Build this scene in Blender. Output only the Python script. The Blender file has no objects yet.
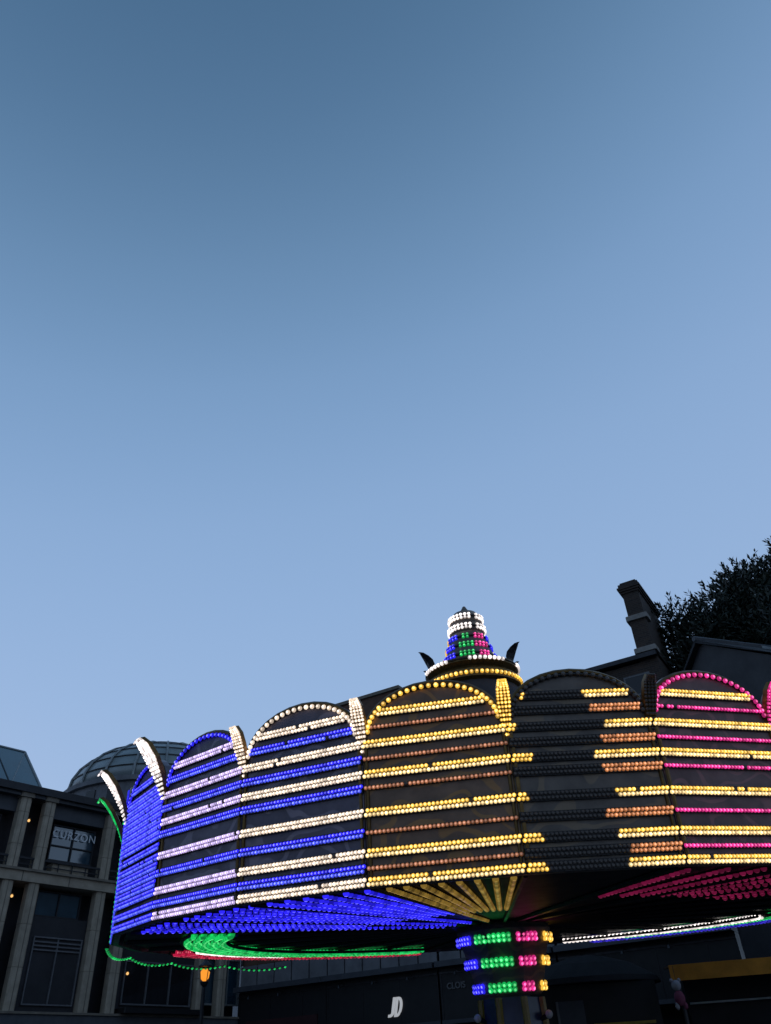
import bpy, math, random
from mathutils import Vector, Matrix
random.seed(11)
SC = bpy.context.scene
COL = SC.collection
rad = math.radians
EYE = 1.6

# ------------------------------------------------------------------ camera
CAM_R = Vector((0.99843633, 0.0334999, -0.04475101))
CAM_U = Vector((0.05590077, -0.5983373, 0.79929192))
CAM_F = Vector((0.0, 0.80054371, 0.59927437))
cam_d = bpy.data.cameras.new('camera')
cam = bpy.data.objects.new('camera', cam_d)
COL.objects.link(cam)
cam_d.sensor_fit = 'VERTICAL'
cam_d.sensor_height = 24.0
cam_d.lens = 24.0 * 770.0 / 1024.0
cam_d.clip_start = 0.05
cam_d.clip_end = 4000
m = Matrix.Identity(4)
for i in range(3):
    m[i][0] = CAM_R[i]; m[i][1] = CAM_U[i]; m[i][2] = -CAM_F[i]
m[2][3] = EYE
cam.matrix_world = m
SC.camera = cam

# ------------------------------------------------------------------ sky, sun, exposure
SUN_EL, SUN_AZ = 1.5, -38.0        # just at the horizon, ahead and to the left
W = bpy.data.worlds.new('World'); SC.world = W; W.use_nodes = True
nt = W.node_tree; nt.nodes.clear()
sky = nt.nodes.new('ShaderNodeTexSky'); sky.sky_type = 'NISHITA'; sky.sun_disc = False
sky.sun_elevation = rad(SUN_EL); sky.sun_rotation = rad(SUN_AZ)
sky.altitude = 50; sky.air_density = 1.0; sky.dust_density = 0.6; sky.ozone_density = 2.5
wo = nt.nodes.new('ShaderNodeOutputWorld'); bg = nt.nodes.new('ShaderNodeBackground')
def mnode(op, a=None, b=None):
    q = nt.nodes.new('ShaderNodeMath'); q.operation = op
    for k, v in ((0, a), (1, b)):
        if v is None: continue
        if isinstance(v, (int, float)): q.inputs[k].default_value = v
        else: nt.links.new(v, q.inputs[k])
    return q.outputs[0]
# clear dusk sky: colour by elevation, fainter in the half away from the afterglow, over the Nishita sky
tcw = nt.nodes.new('ShaderNodeTexCoord'); sxyz = nt.nodes.new('ShaderNodeSeparateXYZ'); nt.links.new(tcw.outputs['Generated'], sxyz.inputs[0])
ramp = nt.nodes.new('ShaderNodeValToRGB'); ramp.color_ramp.interpolation = 'B_SPLINE'
SKYC = [(0.0, (0.34, 0.47, 0.68)), (0.22, (0.335, 0.475, 0.715)), (0.42, (0.315, 0.465, 0.725)), (0.61, (0.262, 0.412, 0.662)), (0.74, (0.195, 0.337, 0.56)), (0.83, (0.139, 0.260, 0.438)), (0.91, (0.090, 0.187, 0.328)), (1.0, (0.05, 0.12, 0.225))]
els = ramp.color_ramp.elements
while len(els) < len(SKYC): els.new(0.5)
for e, (p_, c_) in zip(els, SKYC): e.position = p_; e.color = (*c_, 1)
nt.links.new(mnode('SUBTRACT', sxyz.outputs[2], mnode('MULTIPLY', sxyz.outputs[0], 0.14)), ramp.inputs[0])
back = nt.nodes.new('ShaderNodeMapRange'); back.interpolation_type = 'SMOOTHSTEP'
back.inputs[1].default_value = -0.9; back.inputs[2].default_value = 0.25; back.inputs[3].default_value = 0.58; back.inputs[4].default_value = 0.93
nt.links.new(sxyz.outputs[1], back.inputs[0])
sc_ = nt.nodes.new('ShaderNodeVectorMath'); sc_.operation = 'SCALE'
nt.links.new(ramp.outputs[0], sc_.inputs[0]); nt.links.new(back.outputs[0], sc_.inputs['Scale'])
sn = nt.nodes.new('ShaderNodeVectorMath'); sn.operation = 'SCALE'; sn.inputs['Scale'].default_value = 0.05
nt.links.new(sky.outputs[0], sn.inputs[0])
sm = nt.nodes.new('ShaderNodeVectorMath'); sm.operation = 'ADD'
nt.links.new(sc_.outputs[0], sm.inputs[0]); nt.links.new(sn.outputs[0], sm.inputs[1])
nt.links.new(sm.outputs[0], bg.inputs['Color']); bg.inputs['Strength'].default_value = 1.0
nt.links.new(bg.outputs[0], wo.inputs['Surface'])
sd = bpy.data.lights.new('sun', 'SUN'); sd.energy = 0.06; sd.angle = rad(8); sd.color = (1.0, 0.86, 0.72)
so = bpy.data.objects.new('sun', sd); COL.objects.link(so)
_d = Vector((math.sin(rad(SUN_AZ)) * math.cos(rad(SUN_EL)), math.cos(rad(SUN_AZ)) * math.cos(rad(SUN_EL)), math.sin(rad(SUN_EL))))
so.rotation_euler = _d.to_track_quat('Z', 'Y').to_euler()
SC.view_settings.view_transform = 'Standard'
SC.view_settings.look = 'None'
SC.view_settings.gamma = 1.0
SC.view_settings.exposure = 0.0
SC.view_settings.use_curve_mapping = False

# ------------------------------------------------------------------ materials
MATS = {}
def mat(name, base, rough=0.7, metal=0.0, noise=0.0, scale=4.0, ior=1.45, bump=0.0, joints=None, base2=None):
    """procedural principled surface; noise mixes base towards base2; joints draws stone courses"""
    if name in MATS: return MATS[name]
    M = bpy.data.materials.new(name); M.use_nodes = True
    n = M.node_tree; p = n.nodes['Principled BSDF']
    p.inputs['Base Color'].default_value = (*base, 1); p.inputs['Roughness'].default_value = rough
    p.inputs['Metallic'].default_value = metal; p.inputs['IOR'].default_value = ior
    tc = n.nodes.new('ShaderNodeTexCoord')
    if noise:
        t = n.nodes.new('ShaderNodeTexNoise'); t.inputs['Scale'].default_value = scale
        t.inputs['Detail'].default_value = 7; t.inputs['Roughness'].default_value = 0.65
        n.links.new(tc.outputs['Object'], t.inputs['Vector'])
        rp = n.nodes.new('ShaderNodeMapRange'); rp.inputs[1].default_value = 0.32; rp.inputs[2].default_value = 0.7
        n.links.new(t.outputs[0], rp.inputs[0])
        mx = n.nodes.new('ShaderNodeMix'); mx.data_type = 'RGBA'
        b2 = base2 or tuple(c * (1 - noise) for c in base)
        mx.inputs[6].default_value = (*base, 1); mx.inputs[7].default_value = (*b2, 1)
        n.links.new(rp.outputs[0], mx.inputs[0]); n.links.new(mx.outputs[2], p.inputs['Base Color'])
        rr = n.nodes.new('ShaderNodeMapRange'); rr.inputs[3].default_value = max(0.02, rough - 0.12); rr.inputs[4].default_value = min(1, rough + 0.15)
        n.links.new(t.outputs[0], rr.inputs[0]); n.links.new(rr.outputs[0], p.inputs['Roughness'])
        if bump:
            b = n.nodes.new('ShaderNodeBump'); b.inputs['Strength'].default_value = bump; b.inputs['Distance'].default_value = 0.02
            n.links.new(t.outputs[0], b.inputs['Height']); n.links.new(b.outputs[0], p.inputs['Normal'])
    MATS[name] = M
    return M
def brick_mat(name, c1, c2, mortar, bw=0.225, bh=0.075):
    M = bpy.data.materials.new(name); M.use_nodes = True
    n = M.node_tree; p = n.nodes['Principled BSDF']; p.inputs['Roughness'].default_value = 0.85
    tc = n.nodes.new('ShaderNodeTexCoord')
    sp = n.nodes.new('ShaderNodeSeparateXYZ'); ad = n.nodes.new('ShaderNodeMath'); ad.operation = 'ADD'
    cb = n.nodes.new('ShaderNodeCombineXYZ')
    n.links.new(tc.outputs['Object'], sp.inputs[0]); n.links.new(sp.outputs[0], ad.inputs[0]); n.links.new(sp.outputs[1], ad.inputs[1])
    n.links.new(ad.outputs[0], cb.inputs[0]); n.links.new(sp.outputs[2], cb.inputs[1])
    b = n.nodes.new('ShaderNodeTexBrick'); b.inputs['Scale'].default_value = 1.0
    b.inputs['Brick Width'].default_value = bw; b.inputs['Row Height'].default_value = bh; b.inputs['Mortar Size'].default_value = 0.008
    b.inputs['Color1'].default_value = (*c1, 1); b.inputs['Color2'].default_value = (*c2, 1); b.inputs['Mortar'].default_value = (*mortar, 1)
    n.links.new(cb.outputs[0], b.inputs['Vector'])
    t = n.nodes.new('ShaderNodeTexNoise'); t.inputs['Scale'].default_value = 1.3; t.inputs['Detail'].default_value = 6
    n.links.new(tc.outputs['Object'], t.inputs['Vector'])
    mr = n.nodes.new('ShaderNodeMapRange'); mr.inputs[3].default_value = 0.55; mr.inputs[4].default_value = 1.25
    n.links.new(t.outputs[0], mr.inputs[0])
    mx = n.nodes.new('ShaderNodeMix'); mx.data_type = 'RGBA'; mx.blend_type = 'MULTIPLY'; mx.inputs[0].default_value = 1
    n.links.new(b.outputs[0], mx.inputs[6]); n.links.new(mr.outputs[0], mx.inputs[7]); n.links.new(mx.outputs[2], p.inputs['Base Color'])
    bp = n.nodes.new('ShaderNodeBump'); bp.inputs['Strength'].default_value = 0.4; bp.inputs['Distance'].default_value = 0.01; bp.invert = True
    n.links.new(b.outputs['Fac'], bp.inputs['Height']); n.links.new(bp.outputs[0], p.inputs['Normal'])
    MATS[name] = M; return M
HOT = {}
def bulb_mat(name, color, strength, hot=True):
    """lit lamp cap: emission, a little different from lamp to lamp"""
    M = bpy.data.materials.new(name); M.use_nodes = True
    n = M.node_tree; p = n.nodes['Principled BSDF']
    p.inputs['Base Color'].default_value = (*[0.3 * c + 0.02 for c in color], 1); p.inputs['Roughness'].default_value = 0.25
    p.inputs['Emission Color'].default_value = (*color, 1)
    g = n.nodes.new('ShaderNodeNewGeometry')
    mr = n.nodes.new('ShaderNodeMapRange'); mr.inputs[3].default_value = strength * 0.35; mr.inputs[4].default_value = strength * 1.3
    n.links.new(g.outputs['Random Per Island'], mr.inputs[0]); n.links.new(mr.outputs[0], p.inputs['Emission Strength'])
    MATS[name] = M
    if hot: HOT[M] = bulb_mat(name + ' filament', tuple(min(1.0, c * 0.9 + 0.10) for c in color), strength * 2.6, False)
    return M

GOLD = bulb_mat('gold lamp', (1.0, 0.56, 0.07), 1.1)
CREAM = bulb_mat('cream lamp', (1.0, 0.70, 0.30), 1.1)
SKYBLUE = bulb_mat('light blue lamp', (0.06, 0.085, 0.90), 1.0)
ORANGELAMP = bulb_mat('orange pink lamp', (0.85, 0.30, 0.10), 0.55)
LIGHTER = {}
PALE = bulb_mat('warm white lamp', (1.0, 0.80, 0.62), 0.95)
LILAC = bulb_mat('lilac lamp', (0.72, 0.56, 1.0), 0.85)
BLUE = bulb_mat('blue lamp', (0.022, 0.016, 0.85), 1.1)
MAG = bulb_mat('magenta lamp', (0.9, 0.035, 0.30), 0.85)
ROSE = bulb_mat('rose lamp', (0.60, 0.22, 0.10), 0.45)
GREEN = bulb_mat('green lamp', (0.01, 0.60, 0.12), 0.8)
RED = bulb_mat('red lamp', (0.55, 0.012, 0.06), 0.7)
WHITE = bulb_mat('white lamp', (1.0, 0.90, 0.86), 1.1)
DIMMAG = bulb_mat('dim magenta lamp', (0.9, 0.03, 0.22), 0.13)
DIMGOLD = bulb_mat('dim gold lamp', (1.0, 0.60, 0.10), 0.16)
DIMBLUE = bulb_mat('dim blue lamp', (0.05, 0.03, 0.9), 0.5)
AMBER = bulb_mat('amber lamp', (1.0, 0.34, 0.03), 1.1)
WARM = bulb_mat('warm bulb', (1.0, 0.55, 0.18), 1.3)
LIGHTER.update({GOLD: CREAM, BLUE: SKYBLUE})
OFF = mat('unlit lamp cap', (0.10, 0.08, 0.07), 0.3)
RAIL = mat('dark lamp rail', (0.035, 0.03, 0.03), 0.45, 0.3, 0.4, 9)
def board_paint(name, ground, scroll):
    """fairground paint: darker and lighter scrolls, scuffs and gloss changes over a ground colour"""
    M = mat(name, ground, 0.4, 0, 0.45, 3.0); n = M.node_tree; p = n.nodes['Principled BSDF']
    tc = n.nodes.new('ShaderNodeTexCoord')
    wv = n.nodes.new('ShaderNodeTexWave'); wv.wave_type = 'RINGS'; wv.rings_direction = 'SPHERICAL'; wv.inputs['Scale'].default_value = 1.6
    wv.inputs['Distortion'].default_value = 14; wv.inputs['Detail'].default_value = 1.5; wv.inputs['Detail Scale'].default_value = 0.9
    n.links.new(tc.outputs['Object'], wv.inputs['Vector'])
    mr = n.nodes.new('ShaderNodeMapRange'); mr.inputs[1].default_value = 0.80; mr.inputs[2].default_value = 0.90; mr.inputs[4].default_value = 0.65
    n.links.new(wv.outputs['Fac'], mr.inputs[0])
    mx = n.nodes.new('ShaderNodeMix'); mx.data_type = 'RGBA'; old = p.inputs['Base Color'].links[0].from_socket
    n.links.new(mr.outputs[0], mx.inputs[0]); n.links.new(old, mx.inputs[6]); mx.inputs[7].default_value = (*scroll, 1)
    n.links.new(mx.outputs[2], p.inputs['Base Color'])
    return M
BOARD_BROWN = board_paint('brown board paint', (0.24, 0.15, 0.10), (0.42, 0.22, 0.07))
BOARD_NAVY = board_paint('navy board paint', (0.15, 0.125, 0.17), (0.30, 0.25, 0.30))
BOARD_DARK = board_paint('charcoal board paint', (0.19, 0.15, 0.125), (0.30, 0.21, 0.13))
BOARD_PLUM = board_paint('plum board paint', (0.21, 0.125, 0.12), (0.36, 0.17, 0.17))
GILT = mat('worn gilt', (0.20, 0.12, 0.04), 0.38, 0.7, 0.5, 12)
SOFFIT = mat('black soffit paint', (0.012, 0.011, 0.016), 0.5, 0, 0.5, 3)
NAVY = mat('navy gloss paint', (0.03, 0.055, 0.13), 0.2, 0.0, 0.4, 2)
YELLOW = mat('yellow trim paint', (0.35, 0.24, 0.02), 0.35, 0, 0.3, 8)
CANVAS = mat('dark canvas', (0.05, 0.045, 0.05), 0.8, 0, 0.4, 2)
STEEL = mat('dark steel', (0.05, 0.05, 0.055), 0.4, 0.7, 0.4, 6)
STONE = mat('grey brown stone', (0.45, 0.375, 0.285), 0.85, 0, 0.35, 2.2, bump=0.3)
STONE_DARK = mat('weathered stone', (0.25, 0.21, 0.165), 0.85, 0, 0.45, 2.0, bump=0.3)
CLAD = mat('dark cladding', (0.028, 0.027, 0.032), 0.6, 0, 0.4, 1.5)
CLAD_MID = mat('slate cladding', (0.06, 0.065, 0.078), 0.55, 0, 0.35, 1.5)
CONC = mat('concrete plinth', (0.10, 0.105, 0.115), 0.85, 0, 0.3, 2.5, bump=0.2)
GLASS = mat('reflecting window glass', (0.02, 0.055, 0.085), 0.04, 0, 0, ior=2.15)
GLASS_SKY_PAINTED = mat('glass with painted sky reflection', (0.05, 0.095, 0.13), 0.08, 0, 0.55, 1.1, ior=1.7)  # paler blue base stands in for the sky's reflection; no blind is modelled
GLASS_DARK = mat('dark window glass', (0.010, 0.011, 0.014), 0.06, 0, 0, ior=1.5)
GLASS_ROOF = mat('blue roof glass', (0.02, 0.07, 0.09), 0.12, 0, 0.3, 1.2, ior=1.9)
GLASS_VAULT = mat('grey vault glazing', (0.26, 0.30, 0.30), 0.35, 0, 0.35, 1.0, ior=1.8)
FRAME = mat('grey window frame', (0.16, 0.16, 0.17), 0.5, 0.2, 0.3, 8)
PALEMETAL = mat('pale metal', (0.30, 0.32, 0.32), 0.5, 0.3, 0.3, 3)
PANEL_GREY = mat('grey wall panel', (0.20, 0.20, 0.215), 0.7, 0, 0.35, 1.6)
BLACKPAINT = mat('black fascia paint', (0.012, 0.012, 0.014), 0.5, 0, 0.4, 2)
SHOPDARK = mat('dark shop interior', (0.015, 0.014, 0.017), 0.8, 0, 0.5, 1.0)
MAROON = mat('maroon board', (0.05, 0.012, 0.014), 0.6, 0, 0.4, 2)
LETTER = bulb_mat('backlit white lettering', (0.92, 0.95, 1.0), 0.42)
LETTER_DIM = mat('dim grey lettering', (0.16, 0.16, 0.16), 0.6)
LETTER_CUR = mat('white vinyl lettering', (0.80, 0.82, 0.84), 0.6)
BRICK = brick_mat('dark brown brick', (0.07, 0.042, 0.03), (0.036, 0.024, 0.02), (0.075, 0.066, 0.058))
BRICK_RED = brick_mat('red brown brick', (0.17, 0.078, 0.045), (0.12, 0.055, 0.035), (0.11, 0.09, 0.075))
STONEBAND = mat('pale stone band', (0.34, 0.31, 0.28), 0.85, 0, 0.4, 5, bump=0.3)
SLATE = brick_mat('dark slate', (0.034, 0.035, 0.041), (0.018, 0.019, 0.023), (0.007, 0.007, 0.009), 0.30, 0.19)
BARK = mat('dark bark', (0.045, 0.035, 0.026), 0.9, 0, 0.5, 9, bump=0.6)
ORANGE = mat('orange canvas', (0.62, 0.24, 0.02), 0.75, 0, 0.4, 2)
BROWNBOARD = mat('brown stall board', (0.09, 0.045, 0.02), 0.6, 0, 0.5, 3)
PLUSH_W = mat('white plush', (0.34, 0.34, 0.37), 0.95, 0, 0.2, 20)
PLUSH_P = mat('pink plush', (0.24, 0.06, 0.11), 0.95, 0, 0.2, 20)

# ------------------------------------------------------------------ mesh builder
class MB:
    def __init__(s): s.v = []; s.f = []; s.mi = []; s.m = []
    def slot(s, M):
        if M not in s.m: s.m.append(M)
        return s.m.index(M)
    def add(s, vs, fs, M):
        o = len(s.v); k = s.slot(M); s.v += [tuple(v) for v in vs]
        for f in fs: s.f.append([o + i for i in f]); s.mi.append(k)
    def box(s, x0, x1, y0, y1, z0, z1, M, T=None, ch=0.0):
        if ch:
            c = min(ch, (x1 - x0) / 2.2, (y1 - y0) / 2.2)
            pl = [(x0 + c, y0), (x1 - c, y0), (x1, y0 + c), (x1, y1 - c), (x1 - c, y1), (x0 + c, y1), (x0, y1 - c), (x0, y0 + c)]
            return s.prism(pl, z0, z1, M, T)
        vs = [(x0, y0, z0), (x1, y0, z0), (x1, y1, z0), (x0, y1, z0), (x0, y0, z1), (x1, y0, z1), (x1, y1, z1), (x0, y1, z1)]
        if T: vs = [T(*v) for v in vs]
        s.add(vs, [(0, 3, 2, 1), (4, 5, 6, 7), (0, 1, 5, 4), (1, 2, 6, 5), (2, 3, 7, 6), (3, 0, 4, 7)], M)
    def prism(s, pl, z0, z1, M, T=None):
        n = len(pl); vs = [(x, y, z0) for x, y in pl] + [(x, y, z1) for x, y in pl]
        if T: vs = [T(*v) for v in vs]
        s.add(vs, [tuple(range(n))[::-1], tuple(range(n, 2 * n))] + [(i, (i + 1) % n, n + (i + 1) % n, n + i) for i in range(n)], M)
    def lathe(s, prof, n, M, T=None, a0=0.0):
        vs = []
        for r, h in prof:
            for k in range(n):
                a = a0 + 2 * math.pi * k / n; vs.append((r * math.sin(a), -r * math.cos(a), h))
        if T: vs = [T(*v) for v in vs]
        fs = []
        for j in range(len(prof) - 1):
            for k in range(n): fs.append((j * n + k, j * n + (k + 1) % n, (j + 1) * n + (k + 1) % n, (j + 1) * n + k))
        fs.append(tuple(range(n))[::-1]); fs.append(tuple((len(prof) - 1) * n + k for k in range(n)))
        s.add(vs, fs, M)
    def tube(s, pts, r, M, n=6, r1=None):
        pts = [Vector(p) for p in pts]; vs = []
        for i, p in enumerate(pts):
            d = (pts[min(i + 1, len(pts) - 1)] - pts[max(i - 1, 0)]).normalized()
            a = d.orthogonal().normalized() if i == 0 else (a - d * a.dot(d)).normalized()
            b = d.cross(a); rr = r if r1 is None else r + (r1 - r) * i / (len(pts) - 1)
            for k in range(n):
                t = 2 * math.pi * k / n; vs.append(p + a * (rr * math.cos(t)) + b * (rr * math.sin(t)))
        fs = []
        for j in range(len(pts) - 1):
            for k in range(n): fs.append((j * n + k, j * n + (k + 1) % n, (j + 1) * n + (k + 1) % n, (j + 1) * n + k))
        fs.append(tuple(range(n))[::-1]); fs.append(tuple((len(pts) - 1) * n + k for k in range(n)))
        s.add(vs, fs, M)
    def bulb(s, p, d, r, M):
        """domed lamp cap standing on p and pointing along d"""
        d = Vector(d).normalized(); a = d.orthogonal().normalized(); b = d.cross(a); p = Vector(p); vs = []
        for (q, h) in ((1.0, 0.0), (0.92, 0.55), (0.5, 0.95)):
            for k in range(7):
                t = 2 * math.pi * k / 7; vs.append(p + (a * math.cos(t) + b * math.sin(t)) * (r * q) + d * (r * h))
        fs = [(j * 7 + k, j * 7 + (k + 1) % 7, (j + 1) * 7 + (k + 1) % 7, (j + 1) * 7 + k) for j in range(2) for k in range(7)]
        s.add(vs, fs, M); o = len(s.v) - 21; s.f.append([o + 14 + k for k in range(7)]); s.mi.append(s.slot(HOT.get(M, M)))
    def sphere(s, c, r, M, n=12, m=8, sc=(1, 1, 1)):
        prof = [(max(1e-3, r * math.sin(math.pi * j / m)), -r * math.cos(math.pi * j / m)) for j in range(m + 1)]
        s.lathe(prof, n, M, T=lambda x, y, z: (c[0] + x * sc[0], c[1] + y * sc[1], c[2] + z * sc[2]))
    def build(s, name, parent=None, smooth=False, kind=None):
        me = bpy.data.meshes.new(name); me.from_pydata(s.v, [], s.f)
        for M in s.m: me.materials.append(M)
        me.polygons.foreach_set('material_index', s.mi)
        if smooth: me.polygons.foreach_set('use_smooth', [True] * len(s.f))
        me.update()
        o = bpy.data.objects.new(name, me); COL.objects.link(o)
        if parent: o.parent = parent
        if kind: o['kind'] = kind
        return o
def thing(name, label, cat, loc=(0, 0, 0), rz=0.0, group=None):
    o = bpy.data.objects.new(name, None); COL.objects.link(o); o.location = loc; o.rotation_euler = (0, 0, rz)
    o.empty_display_size = 0.3; o['label'] = label; o['category'] = cat
    if group: o['group'] = group
    return o
def tag(o, label, cat, group=None):
    o['label'] = label; o['category'] = cat
    if group: o['group'] = group
    return o
def lettering(text, size, M, parent, loc, shear=0.0, bold=0.0, extrude=0.02, spacing=1.0, name='lettering'):
    """raised letters, facing local -y"""
    cu = bpy.data.curves.new(name, 'FONT'); cu.body = text; cu.size = size; cu.extrude = extrude; cu.shear = shear
    cu.offset = bold; cu.space_character = spacing; cu.align_x = 'CENTER'
    tmp = bpy.data.objects.new(name, cu); COL.objects.link(tmp)
    dg = bpy.context.evaluated_depsgraph_get()
    me = bpy.data.meshes.new_from_object(tmp.evaluated_get(dg))
    bpy.data.objects.remove(tmp); me.materials.clear(); me.materials.append(M)
    o = bpy.data.objects.new(name, me); COL.objects.link(o); o.parent = parent
    o.location = loc; o.rotation_euler = (rad(90), 0, 0)
    return o

# ------------------------------------------------------------------ ground
g = MB(); g.add([(-900, -900, 0), (900, -900, 0), (900, 900, 0), (-900, 900, 0)], [(0, 1, 2, 3)],
                mat('grey paving', (0.10, 0.10, 0.105), 0.8, 0, 0.4, 0.7, bump=0.2))
g.build('ground', kind='structure')

# ------------------------------------------------------------------ cinema building at the left (local x along the facade, y inwards)
A1 = math.atan2(0.76716515, 0.64144963)
cin = thing('cinema_building', 'dark cinema building at the left with paired stone columns and CURZON on an upper window', 'building',
            (-12.3013, 30.6215, 0), A1)
w = MB()
w.box(-22, 8.6, 0.95, 14, 0, 10.9, CLAD)
w.build('wall', cin)
w = MB(); w.box(-22, 8.3, -0.10, 0.94, 0, 4.12, CONC); w.box(-22, 8.35, -0.16, 0.94, 4.12, 4.19, STONE_DARK)
w.build('plinth', cin)
w = MB()
w.box(-22, 8.6, -0.06, 0.95, 8.05, 8.38, STONE)
w.box(-22, 8.6, -0.14, 0.95, 8.38, 8.46, STONE_DARK)
for x in (-19, -16.4, -13.3, -10.6, -7.7, -5.0, -2.0, -0.2, 1.72, 3.6, 5.4): w.box(x, x + 0.02, -0.066, -0.05, 8.06, 8.37, CLAD)
w.build('floor_band', cin)
w = MB()
w.box(-22, 8.6, -0.12, 1.2, 11.02, 11.28, CLAD); w.box(-22, 8.6, 0.02, 1.2, 10.9, 11.02, CLAD_MID)
w.build('cornice', cin)
def column(x, z0, z1, jo):
    c = MB(); prev = z0
    cuts = [z0] + jo + [z1]
    for a, b in zip(cuts[:-1], cuts[1:]):
        c.box(x - 0.2, x + 0.2, 0.0, 0.42, a + 0.008, b - 0.008, STONE, ch=0.06)
        c.box(x - 0.185, x + 0.185, 0.015, 0.4, b - 0.008, b + 0.008, STONE_DARK)
    c.box(x - 0.012, x + 0.012, -0.012, 0.02, z0 + 0.02, z1 - 0.02, STONE_DARK)
    c.build('column', cin)
COLX = (-8.5, -7.5, -2.40, -1.43, 1.24, 2.30, 6.22, 7.25)
for x in COLX:
    column(x, 4.19, 8.05, [5.45, 6.75])
    column(x, 8.46, 11.02, [9.25, 10.35])
    h = MB(); h.box(x - 0.26, x + 0.26, -0.06, 0.5, 10.86, 11.02, STONE_DARK, ch=0.05); h.build('column_cap', cin)
def window(x0, x1, z0, z1, y, nx, nz, glass, fm=FRAME, t=0.05, extra=None):
    f = MB()
    f.box(x0, x1, y - 0.05, y + 0.02, z0, z0 + t, fm); f.box(x0, x1, y - 0.05, y + 0.02, z1 - t, z1, fm)
    f.box(x0, x0 + t, y - 0.05, y + 0.02, z0 + t, z1 - t, fm); f.box(x1 - t, x1, y - 0.05, y + 0.02, z0 + t, z1 - t, fm)
    for i in range(1, nx):
        x = x0 + (x1 - x0) * i / nx; f.box(x - t / 2, x + t / 2, y - 0.047, y + 0.018, z0 + t, z1 - t, fm)
    for j in nz:
        z = z0 + (z1 - z0) * j; f.box(x0 + t, x1 - t, y - 0.044, y + 0.015, z - t / 2, z + t / 2, fm)
    o = f.build('window', cin)
    p = MB(); p.box(x0 + t * 0.6, x1 - t * 0.6, y + 0.0221, y + 0.03, z0 + t * 0.6, z1 - t * 0.6, glass); p.build('pane', o)
    return o
# upper storey: reflecting windows behind the columns
fasc = MB()
for a, b in ((-7.3, -2.6), (-1.23, 1.04), (2.5, 6.02)):
    fasc.box(a, b, 0.30, 0.94, 10.38, 10.9, CLAD_MID)
fasc.build('fascia_panel', cin)
cw = window(-0.90, 0.90, 9.0, 10.28, 0.62, 2, (0.42,), GLASS, CLAD, 0.045)
window(-7.0, -2.95, 8.95, 10.28, 0.62, 4, (0.42,), GLASS, CLAD, 0.045)
window(2.75, 5.7, 8.95, 10.28, 0.62, 3, (0.42,), GLASS_DARK, CLAD, 0.045)
lettering('CUR', 0.40, LETTER_CUR, cin, (-0.47, 0.56, 9.83), extrude=0.008, spacing=1.12)
lettering('ZON', 0.40, LETTER_CUR, cin, (0.45, 0.56, 9.83), extrude=0.008, spacing=1.12)
for a, b in ((-7.3, -2.6), (-2.2, -1.63), (-1.23, 1.04), (1.44, 2.1), (2.5, 6.02)):
    rl = MB(); rl.box(a, b, 0.05, 0.13, 8.80, 8.87, CLAD); rl.box(a, b, 0.07, 0.11, 8.62, 8.65, CLAD)
    n = int((b - a) / 0.6) + 1
    for i in range(n + 1):
        x = a + 0.03 + (b - a - 0.06) * i / max(n, 1); rl.box(x - 0.015, x + 0.015, 0.075, 0.105, 8.46, 8.80, CLAD)
    rl.build('balcony_rail', cin)
for a, b in ((-6.6, -3.2), (-0.85, 0.62), (3.0, 5.4)):
    pl = MB(); pl.box(a, b, 0.16, 0.60, 8.46, 8.82, STONE, ch=0.03); pl.box((a + b) / 2 - 0.01, (a + b) / 2 + 0.01, 0.152, 0.165, 8.47, 8.81, STONE_DARK)
    pl.build('planter_wall', cin)
# first floor
window(-1.02, 0.72, 7.12, 7.95, 0.55, 2, (), GLASS_SKY_PAINTED, CLAD, 0.04)
window(-7.0, -2.95, 7.12, 7.95, 0.55, 4, (), GLASS_DARK, CLAD, 0.04)
window(2.75, 5.9, 7.12, 7.95, 0.55, 3, (), GLASS_DARK, CLAD, 0.04)
window(-0.95, 0.92, 4.40, 6.45, 0.30, 2, (0.80, 0.86, 0.92), GLASS_DARK, FRAME, 0.045)
window(2.82, 5.92, 4.50, 5.92, 0.30, 3, (), GLASS_DARK, FRAME, 0.05)
window(-6.9, -2.98, 4.40, 6.45, 0.30, 4, (0.86,), GLASS_DARK, FRAME, 0.045)
ar = MB()
ar.box(-1.2, 1.02, 0.32, 0.945, 4.19, 7.08, CLAD); ar.box(2.52, 6.0, 0.34, 0.945, 4.19, 7.08, CLAD); ar.box(-7.28, -2.62, 0.32, 0.945, 4.19, 7.08, CLAD)
ar.build('spandrel', cin)
sh = MB(); sh.box(2.6, 6.1, -0.45, 0.28, 4.20, 4.36, BLACKPAINT, ch=0.03); sh.build('shop_canopy', cin)
window(6.55, 8.4, 4.6, 6.25, 0.42, 3, (), GLASS, PALEMETAL, 0.06)
for x, y, z in ((-1.93, 0.55, 7.62), (-1.9, 0.6, 10.2), (2.95, 0.24, 5.45)):
    lm = MB(); lm.lathe([(0.02, 0.16), (0.07, 0.12), (0.07, 0.1), (0.02, 0.09)][::-1], 8, STEEL, T=lambda a, b, c, q=(x, y, z): (q[0] + a, q[1] + b, q[2] + c))
    lm.box(x - 0.02, x + 0.02, y + 0.05, y + 0.4, z + 0.10, z + 0.14, STEEL)
    lo = lm.build('wall_lamp', cin)
    b = MB(); b.sphere((x, y, z + 0.04), 0.05, WARM, 8, 6); b.build('bulb', lo)
rf = MB()
rf.box(-22, 8.5, 1.3, 13.9, 10.9, 11.15, SLATE); rf.build('flat_roof', cin)

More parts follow.
